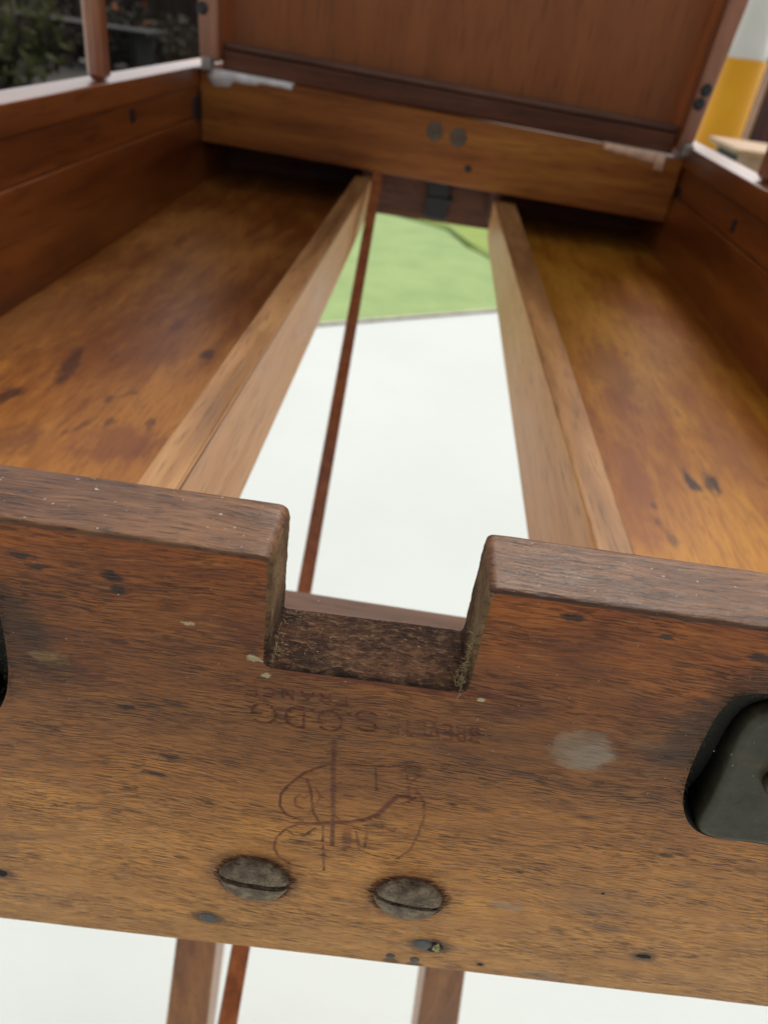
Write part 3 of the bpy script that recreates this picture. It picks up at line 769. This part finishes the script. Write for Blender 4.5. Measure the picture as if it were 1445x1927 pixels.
for k in range(150):
    fibre(Vector((rnd.uniform(nl, nr), rnd.uniform(.061, .0700), znl + .0001)), 1, (0, 0, .00005), .0007, .000012)
for k in range(60):
    fibre(Vector((rnd.choice((nl, nr - .00005)), rnd.uniform(.0606, .070), rnd.uniform(-.062, -.05))), 1, (.00005, .0002, .0002), .0007, .000016)
tag(mb.build('frayed_fibre', M_LINT, board), kind='stuff')
# pale dust specks
mb = MB()
for i in range(420):
    if i < 90: p = Vector((rnd.uniform(nl + .0004, nr - .0004), rnd.uniform(.0607, .0698), znl + .00012)); r_ = rnd.uniform(.00002, .00006)
    elif i < 290: p = onY(rnd.uniform(0, 1445), rnd.uniform(1100, 1800), YF - .00002); r_ = rnd.uniform(.00002, .000055)
    else: x = rnd.uniform(-.05, .055); p = Vector((x, rnd.uniform(.061, .0695), ztop(x) + .00002)); r_ = rnd.uniform(.00001, .000026)
    if i >= 200 and i < 290 and (p.z > ztop(p.x) - .001 or (nl < p.x < nr and p.z > znl)): continue
    if i >= 290 and nl - .001 < p.x < nr + .001: continue
    b = bmesh.ops.create_icosphere(mb.bm, subdivisions=1, radius=r_, matrix=Matrix.Translation(p) @ Matrix.Diagonal((rnd.uniform(.6, 2), 1, rnd.uniform(.6, 1.4), 1)))
tag(mb.build('dust', plain('pale_dust', (.65, .58, .48), .9), None), 'scattered pale dust specks on the front board of the easel', 'dust', kind='stuff')

# --- box: sides with stepped inner faces
YBk = .509
for s_, X0 in ((-1, -.149), (1, .1507)):
    mb = MB(); ztp = -.0428 if s_ < 0 else -.0478
    def bx(a_, b_, z0, z1, bev): mb.box(min(a_, b_), max(a_, b_), .0706, .585, z0, z1, bev)
    dz = 0 if s_ < 0 else -.006
    bx(X0 - s_ * .0012, X0 + s_ * .0148, -.0535 + dz, ztp, .0009)
    bx(X0, X0 + s_ * .0146, -.0695 + dz, -.0537 + dz, .0005)
    bx(X0 - s_ * .0010, X0 + s_ * .0146, -.128, -.0697 + dz, .0008)
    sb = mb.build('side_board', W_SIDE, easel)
    u, v = (250, 218) if s_ < 0 else (1380, 425)
    c = onX(u, v, X0 - s_ * .0002); mb = MB()
    mb.box(c.x - .0006, c.x + .0006, c.y - .002, c.y + .002, c.z - .003, c.z + .003, .0005); mb.build('nail', M_BLACK, sb)

# bottom panels, dividers
box('bottom_panel', W_PANEL, easel, -.1485, -.0466, .0706, .585, -.1125, -.1098)
box('bottom_panel', W_PANEL2, easel, .0477, .1502, .0706, .585, -.1160, -.1130)
def divider(xin, xout, xoutb, zt, ztb, zb_):
    s_ = 1 if xout > xin else -1
    mb = MB(); y0, y1 = .0706, .5085
    q_ = [(xin, y0, zb_), (xout, y0, zb_), (xoutb, y1, zb_), (xin, y1, zb_), (xin, y0, zt), (xout, y0, zt - .0004), (xoutb, y1, ztb - .0004), (xin, y1, ztb)]
    mb.hexa(q_, .0008, 3); mb.bm.normal_update()
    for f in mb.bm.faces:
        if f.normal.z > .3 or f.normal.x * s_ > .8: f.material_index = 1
    return mb.build('divider', [W_DIV, W_DTOP], easel)
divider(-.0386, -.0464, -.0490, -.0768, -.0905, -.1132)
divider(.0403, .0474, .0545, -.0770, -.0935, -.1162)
mb = MB(); k_ = -.0137 / .4379
mb.hexa([(-.0402, .0715, -.0784), (-.0385, .0715, -.0784), (-.0385, .505, -.0919), (-.0402, .505, -.0919), (-.0402, .0715, -.0776), (-.0385, .0715, -.0776), (-.0385, .505, -.0911), (-.0402, .505, -.0911)], .0002)
mb.build('groove_strip', wood('groove_dark_wood', (.08, .03, .012), (.14, .055, .02), (.22, .09, .032), 'Y', seed=21), easel)  # dark strip carries the shade of the groove along the arris

# back rail, skewed a little as the old joint has opened
zl, zr = -.0447, -.0553; bl_, br_ = -.0840, -.0920
mb = MB(); X0, X1 = -.1478, .1495
mb.hexa([(X0, YBk, bl_), (X1, YBk, br_), (X1, YBk + .009, br_), (X0, YBk + .009, bl_), (X0, YBk, zl), (X1, YBk, zr), (X1, YBk + .009, zr), (X0, YBk + .009, zl)], .0008)
rail = mb.build('back_rail', W_RAIL, easel)
for (u, v) in ((818, 248), (862, 259)):
    screw('screw', onY(u, v, YBk), .0052, .6, plain('dull_grey_screw', (.10, .085, .06), .5, metal=.4, sc_=600), rail, .0006, .07)
mb = MB(); c = onY(880, 318, YBk); mb.lathe([(.0022, -.0004), (.0022, .0003), (.001, .0005)], c, 14, axis='Y'); mb.build('nail', M_BLACK, rail)
def zrt(x): return zl + (x - X0) / (X1 - X0) * (zr - zl)
# paint slopped over the rail's ends, reflected brightness put into its white
def blob(name, mat, parent, x0, x1, y0, y1, drip, seed):
    mb = MB(); top_, n_ = [], 16
    for i in range(n_ + 1):
        t = i / n_; x = x0 + (x1 - x0) * t
        d_ = max(.0012, drip(t)) * (1 + .15 * mn.noise(Vector((t * 6, seed, 0))))
        z = zrt(x) + .0011
        row = [mb.bm.verts.new((x, y1, z)), mb.bm.verts.new((x, y0 - .0002, z + .0002)), mb.bm.verts.new((x, y0 - .0010, z - .0008)), mb.bm.verts.new((x, y0 - .0008, z - d_)), mb.bm.verts.new((x, y0 + .0004, z - d_ - .0004))]
        top_.append(row)
    for A, B in zip(top_, top_[1:]):
        for k in range(4): f = mb.bm.faces.new((A[k], A[k + 1], B[k + 1], B[k])); f.smooth = True
    for rw in (top_[0], top_[-1]): mb.bm.faces.new(rw)
    return mb.build(name, mat, parent)
blob('paint_patch', M_PALE, rail, -.1430, -.092, YBk, YBk + .009, lambda t: .008 if .02 < t < .30 else (.0042 if t < .6 else .0028), 1)
blob('paint_patch', M_PINK, rail, .100, .1325, YBk, YBk + .009, lambda t: .0030 + .003 * t, 2)
blob('paint_patch', M_PALE, rail, .126, .1440, YBk + .0045, YBk + .009, lambda t: .002, 3)
blob('paint_patch', M_PINK, rail, .1325, .1380, YBk, YBk + .006, lambda t: .009, 4)
# corner irons
for u, v, mt in ((391, 120, M_BRACKET), (1291, 283, M_BRACKET)):
    c = onY(u, v, YBk - .002); mb = MB()
    mb.box(c.x - .0032, c.x + .0032, c.y - .004, c.y + .006, c.z - .0038, c.z + .0036, .0014, 3); mb.build('corner_bracket', mt, easel)
for u0, v0, u1, v1 in ((361, 178, 376, 230), (1278, 350, 1302, 398)):  # black blocks put in for the dark gaps at the corners
    a_ = onY(u0, v0, YBk - .004); b_ = onY(u1, v1, YBk - .004); mb = MB()
    mb.box(a_.x, b_.x, YBk - .012, YBk - .0005, b_.z, a_.z, .0012); mb.build('corner_gap', M_BLACK, easel)

# rear compartment
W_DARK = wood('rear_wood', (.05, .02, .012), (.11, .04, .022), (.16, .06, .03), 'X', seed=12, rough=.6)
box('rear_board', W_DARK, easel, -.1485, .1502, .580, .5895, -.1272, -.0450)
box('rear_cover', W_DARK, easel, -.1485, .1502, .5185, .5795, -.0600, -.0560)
a_ = onY(806, 345, .578); b_ = onY(838, 414, .578)
mb = MB(); mb.box(a_.x, b_.x, .574, .5797, b_.z, a_.z + .004, .0015, 3)
mb.box(a_.x - .0005, b_.x + .0025, .573, .5795, b_.z + .012, b_.z + .016, .0012, 3)
lt_ = mb.build('latch', plain('dark_latch_metal', (.014, .014, .014), .4, metal=.3), easel)
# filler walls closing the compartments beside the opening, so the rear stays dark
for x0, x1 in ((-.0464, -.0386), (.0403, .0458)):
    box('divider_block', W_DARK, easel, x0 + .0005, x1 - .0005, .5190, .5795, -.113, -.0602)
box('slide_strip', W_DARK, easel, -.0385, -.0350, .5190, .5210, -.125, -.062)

# --- lid standing open behind the rail
lid = bpy.data.objects.new('lid', None); col.objects.link(lid); lid.parent = easel; lid.location = (0, .515 - .3, -.044 - GZ)
W_LIDD = wood('lid_frame_wood', (.07, .025, .012), (.13, .045, .02), (.18, .065, .028), 'X', seed=14, rough=.45)
YL = .511
def stile(xa0, xb0, xa1, xb1, zb_):
    mb = MB(); Z0, Z1 = zb_, .30; f_ = (Z1 - 0) / .07
    mb.hexa([(xa0, YL, Z0), (xb0, YL, Z0), (xb0, YL + .016, Z0), (xa0, YL + .016, Z0), (xa1, YL, Z1), (xb1, YL, Z1), (xb1, YL + .016, Z1), (xa1, YL + .016, Z1)], .0009)
    return mb.build('lid_stile', W_STILE, lid)
stile(-.1485, -.1372, -.160, -.141, -.040)
stile(.1440, .1522, .158, .178, -.0500)
mb = MB(); mb.hexa([(-.137, YL + .0075, -.04475), (.1437, YL + .0075, -.05485), (.1437, YL + .016, -.05485), (-.137, YL + .016, -.04475), (-.137, YL + .0075, -.0335), (.1437, YL + .0075, -.0430), (.1437, YL + .016, -.0430), (-.137, YL + .016, -.0335)], .001)
mb.build('lid_rail', W_LIDD, lid)
mb = MB(); mb.hexa([(-.1365, YL + .0095, -.0330), (.1432, YL + .0095, -.0425), (.1432, YL + .0185, -.0425), (-.1365, YL + .0185, -.0330), (-.1365, YL + .0095, -.0295), (.1432, YL + .0095, -.0388), (.1432, YL + .0185, -.0388), (-.1365, YL + .0185, -.0295)], .0012, 3)
mb.build('moulding', wood('moulding_wood', (.08, .04, .028), (.14, .07, .045), (.2, .10, .06), 'X', seed=15), lid)
mb = MB(); mb.hexa([(-.1385, YL + .020, -.045), (.146, YL + .020, -.055), (.146, YL + .024, -.055), (-.1385, YL + .024, -.045), (-.145, YL + .020, .30), (.165, YL + .020, .30), (.165, YL + .024, .30), (-.145, YL + .024, .30)])
mb.build('lid_panel', W_LID, lid)
box('lid_top_rail', W_LIDD, lid, -.139, .157, YL + .0005, YL + .0155, .285, .30)
for u, v in ((1328, 170), (1315, 196), (381, 15)):
    c = onY(u, v, YL); mb = MB(); mb.lathe([(.0034, -.0004), (.0034, .0004), (.002, .0008)], c, 16, axis='Y'); mb.build('screw', M_BLACK, lid)

# --- side stays standing on the side boards
def stay(x0, x1, y0, y1, z0, lean):
    mb = MB(); Z1 = .30
    mb.hexa([(x0, y0, z0), (x1, y0, z0), (x1, y1, z0), (x0, y1, z0), (x0 + lean, y0, Z1), (x1 + lean, y0, Z1), (x1 + lean, y1, Z1), (x0 + lean, y1, Z1)], .0022, 1)
    return mb.build('stay', W_STILE, easel)
a_ = onZ(171, 152, -.0428); b_ = onZ(222, 150, -.0428)
stay(a_.x - .0022, b_.x, a_.y, a_.y + .012, -.0426, -.001)
a_ = onZ(1433, 345, -.0478)
stay(a_.x, a_.x + .012, a_.y, a_.y + .012, -.0476, .002)

# --- under-frame: cross rail and legs
def P(x, y, z): return Vector((x, y, z))
mb = MB(); a_ = onY(545, 1108, .14); b_ = onY(868, 1160, .14)
mb.hexa([P(-.045, .127, a_.z - .018), P(.047, .127, b_.z - .018), P(.047, .14, b_.z - .018), P(-.045, .14, a_.z - .018), P(-.045, .127, a_.z), P(.047, .127, b_.z), P(.047, .14, b_.z), P(-.045, .14, a_.z)], .0006)
mb.build('leg_rail', wood('leg_rail_wood', (.10, .06, .045), (.16, .10, .075), (.22, .14, .10), 'X', rough=.7, seed=51), easel)
def leg(u0, u1, v0, w0, w1, v1, y):
    A0, A1 = onY(u0, v0, y), onY(u1, v0, y); B0, B1 = onY(w0, v1, y), onY(w1, v1, y)
    def at(A, B, z): t = (z - A.z) / (B.z - A.z); return A.x + (B.x - A.x) * t
    zt_ = -.140; zb_ = GZ; t_ = .0265
    P_ = [P(at(A0, B0, zb_), y, zb_), P(at(A1, B1, zb_), y, zb_), P(at(A1, B1, zb_), y + t_, zb_), P(at(A0, B0, zb_), y + t_, zb_),
          P(at(A0, B0, zt_), y, zt_), P(at(A1, B1, zt_), y, zt_), P(at(A1, B1, zt_), y + t_, zt_), P(at(A0, B0, zt_), y + t_, zt_)]
    mb = MB(); mb.hexa(P_, .0008); mb.bm.normal_update()
    xc = (P_[0].x + P_[1].x) / 2
    for f in mb.bm.faces:
        nx = f.normal.x * (1 if xc < 0 else -1)
        if nx > .5 and abs(f.normal.y) < .3: f.material_index = 1
    return mb.build('leg', [W_LEG, W_LEGIN], easel)
leg(330, 407, 1780, 312, 390, 1927, .14)
leg(799, 875, 1833, 785, 862, 1927, .14)
a_ = atD(711, 330, .452); b_ = atD(452, 1790, .236)
dd = (b_ - a_); e_ = a_ + dd * ((GZ - a_.z) / dd.z) if dd.z < 0 else b_
mb = MB(); mb.beam(a_, e_, .0056, .0075, .0006, side=Vector((1, .35, 0)))
mb.build('leg', W_ROD, easel)

# ------------------------------------------------------------------ far right: pillar, stool, cabinet
pm = NT('yellow_and_white_pillar_paint'); px_, py_, pz_ = pm.sep()
wob = pm.noise(pm.mapping((6,) * 3), 1, 3)
zz = pm.math('MULTIPLY_ADD', wob, .02, pz_)
zsplit = onY(1410, 112, 7.3).z
pk1 = pm.noise(pm.mapping((3,) * 3), 1, 4)
yel = pm.ramp(pk1, [(.3, (.80, .34, .001)), (.7, (.88, .40, .001))]); whi = pm.ramp(pk1, [(.3, (.78, .74, .64)), (.7, (.84, .80, .70))])
M_PIL = pm.finish(pm.mix(pm.math('GREATER_THAN', zz, zsplit + .01), yel, whi), .5)
bl = onY(1290, 300, 7.3); br = onY(1374, 308, 7.3); rP = (br.x - bl.x) / 2
mb = MB(); mb.lathe([(rP * 1.12, GZ), (rP * 1.12, GZ + .10), (rP, GZ + .12), (rP, zsplit), (rP * .86, zsplit + .01), (rP * .86, 3.2), (rP * 1.1, 3.25), (rP * 1.1, 3.4)], ((bl.x + br.x) / 2, 7.3, 0), 32)
tag(mb.build('pillar', M_PIL), 'round pillar painted yellow below and white above, right of the easel lid', 'pillar')

st = bpy.data.objects.new('wooden_stool', None); col.objects.link(st)
W_ST = wood('stool_wood', (.30, .17, .08), (.42, .25, .12), (.5, .3, .15), 'X', fine=.1, seed=31, stain=.1)
W_CBD = plain('dark_gap_board', (.02, .016, .014), .7)
W_ST2 = wood('stool_apron_wood', (.36, .22, .14), (.45, .28, .19), (.5, .33, .22), 'X', fine=.1, seed=33, stain=.1)
Ys = 3.6
A = onY(1386, 279, Ys); st.location = (A.x + .26, Ys + .2, GZ)
tag(st, 'small light wood stool with pale apron, standing before the dark brown cabinet', 'stool')
zt_ = A.z
mb = MB(); mb.box(A.x, A.x + .52, Ys, Ys + .42, zt_ - .022, zt_, .006); mb.build('seat', W_ST, st)
mb = MB(); mb.box(A.x + .06, A.x + .46, Ys + .04, Ys + .38, zt_ - .16, zt_ - .0225, .004); mb.build('apron', W_ST2, st)
mb = MB(); mb.box(A.x + .035, A.x + .058, Ys + .045, Ys + .35, zt_ - .14, zt_ - .024, .003); mb.build('side_board', W_CBD, st)  # black piece put in for the dark gap left of the apron
for x, y in ((A.x + .05, Ys + .03), (A.x + .45, Ys + .03), (A.x + .05, Ys + .36), (A.x + .45, Ys + .36)):
    mb = MB(); mb.box(x - .018, x + .018, y - .018, y + .018, GZ, zt_ - .023, .003); mb.build('leg', W_ST if y > Ys + .2 else W_ST2, st)

cb = bpy.data.objects.new('cabinet', None); col.objects.link(cb)
A = onY(1404, 235, 8.2); cb.location = (A.x + .5, 8.4, GZ)
tag(cb, 'dark red-brown cabinet behind the stool with a pale front edge', 'cabinet')
W_CB = wood('cabinet_wood', (.05, .018, .014), (.09, .03, .022), (.13, .045, .03), 'Z', fine=.1, seed=35)
ztc = onY(1440, 118, 5.2).z
mb = MB(); mb.box(A.x + .06, A.x + 1.2, 8.2, 8.7, GZ + .05, .02, .01); mb.build('body', W_CB, cb)
mb = MB(); mb.box(A.x + .02, A.x + .055, 8.18, 8.23, GZ + .05, .02, .004); mb.build('edge_strip', W_ST2, cb)
mb = MB(); mb.box(A.x + .1, A.x + 1.15, 8.25, 8.65, GZ, GZ + .048, .004); mb.build('plinth', M_BLACK, cb)

# ------------------------------------------------------------------ far left: dark fence and plants
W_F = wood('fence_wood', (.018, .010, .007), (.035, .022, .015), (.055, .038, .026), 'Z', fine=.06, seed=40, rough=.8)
fence = bpy.data.objects.new('fence', None); col.objects.link(fence); fence.location = (-5, 7.6, GZ)
tag(fence, 'dark board fence in shade left of the easel lid', 'fence')
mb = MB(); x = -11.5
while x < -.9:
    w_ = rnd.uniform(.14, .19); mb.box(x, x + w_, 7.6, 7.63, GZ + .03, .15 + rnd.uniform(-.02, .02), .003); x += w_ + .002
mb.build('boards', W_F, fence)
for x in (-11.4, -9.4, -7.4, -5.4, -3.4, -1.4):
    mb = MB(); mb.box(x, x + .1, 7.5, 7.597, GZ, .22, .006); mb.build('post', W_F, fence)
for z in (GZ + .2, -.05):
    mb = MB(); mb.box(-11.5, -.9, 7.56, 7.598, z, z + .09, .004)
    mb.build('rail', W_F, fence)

def leafy(name, x, y, h, wd, n_, leafc, label, cat, flower=None, nfl=0, grp=None):
    root = bpy.data.objects.new(name, None); col.objects.link(root); root.location = (x, y, GZ)
    tag(root, label, cat, grp)
    mb = MB()
    for i in range(max(8, n_ // 20)):
        a_ = rnd.uniform(0, 6.28); r_ = rnd.uniform(.1, 1) * wd * .4
        mb.tube([(x, y, GZ), (x + math.cos(a_) * r_ * .5, y + math.sin(a_) * r_ * .5, GZ + h * .5), (x + math.cos(a_) * r_, y + math.sin(a_) * r_, GZ + h * rnd.uniform(.7, .95))], [.012, .008, .003], 5)
    mb.build('stem', plain(name + '_stem', (.05, .04, .02), .8), root)
    def leaves(nm, mt, k, size, top=False):
        mb = MB()
        for i in range(k):
            a_ = rnd.uniform(0, 6.28); t = rnd.uniform(.6 if top else .05, 1); rr = wd * .5 * math.sqrt(rnd.random()) * (math.sin(math.pi * min(1, t * .8 + .15)) ** .5)
            c = Vector((x + math.cos(a_) * rr, y + math.sin(a_) * rr, GZ + h * t))
            u = Vector((rnd.gauss(0, 1), rnd.gauss(0, 1), rnd.gauss(0, .8))).normalized(); v = u.orthogonal().normalized(); s_ = size * rnd.uniform(.6, 1.3)
            mb.poly([c - u * s_, c - v * s_ * .35, c + u * s_, c + v * s_ * .35])
        tag(mb.build(nm, mt, root), kind='stuff' if nm == 'flowers' else None)
    leaves('foliage', plain(name + '_leaf', leafc, .95, sc_=8), n_, .05)
    if flower: leaves('flowers', plain(name + '_petal', flower, .6, sc_=8), nfl, .045, True)
    return root
gp = 'plants in front of the dark fence'
leafy('shrub', *onZ(15, 165, GZ)[:2], .62, .9, 500, (.05, .055, .012), 'low olive green shrub at the far left in front of the dark fence', 'shrub', grp=gp)
a_ = onY(250, 95, 6.2)
leafy('flower_plant', a_.x, 6.2, .55, .5, 320, (.024, .02, .012), 'dark plant with small orange flowers between the stay and the lid', 'plant', (.25, .06, .012), 16, gp)
a_ = onY(60, 90, 6.6)
leafy('dark_bush', a_.x, 6.6, .75, .9, 450, (.020, .015, .010), 'dark leafless-looking bush just right of the olive shrub', 'shrub', grp=gp)
a_ = onY(330, 80, 6.4)
leafy('grass_clump', a_.x, 6.4, .5, .6, 250, (.035, .025, .014), 'brown dry grass clump beside the left edge of the lid', 'plant', grp=gp)
# a grey bench among them
bn = bpy.data.objects.new('bench', None); col.objects.link(bn); a_ = onY(100, 120, 5.9); bn.location = (a_.x, 5.9, GZ)
tag(bn, 'dark grey slatted bench in front of the fence', 'bench')
M_BN = plain('grey_bench_paint', (.008, .007, .006), .95)
mb = MB()
for i in range(4): mb.box(a_.x - .75, a_.x + .75, 5.7 + i * .11, 5.79 + i * .11, -.36, -.335, .004)
mb.build('seat', M_BN, bn)
for x in (-.65, .62):
    mb = MB(); mb.box(a_.x + x, a_.x + x + .05, 5.72, 6.1, GZ, -.362, .004); mb.build('leg', M_BN, bn)
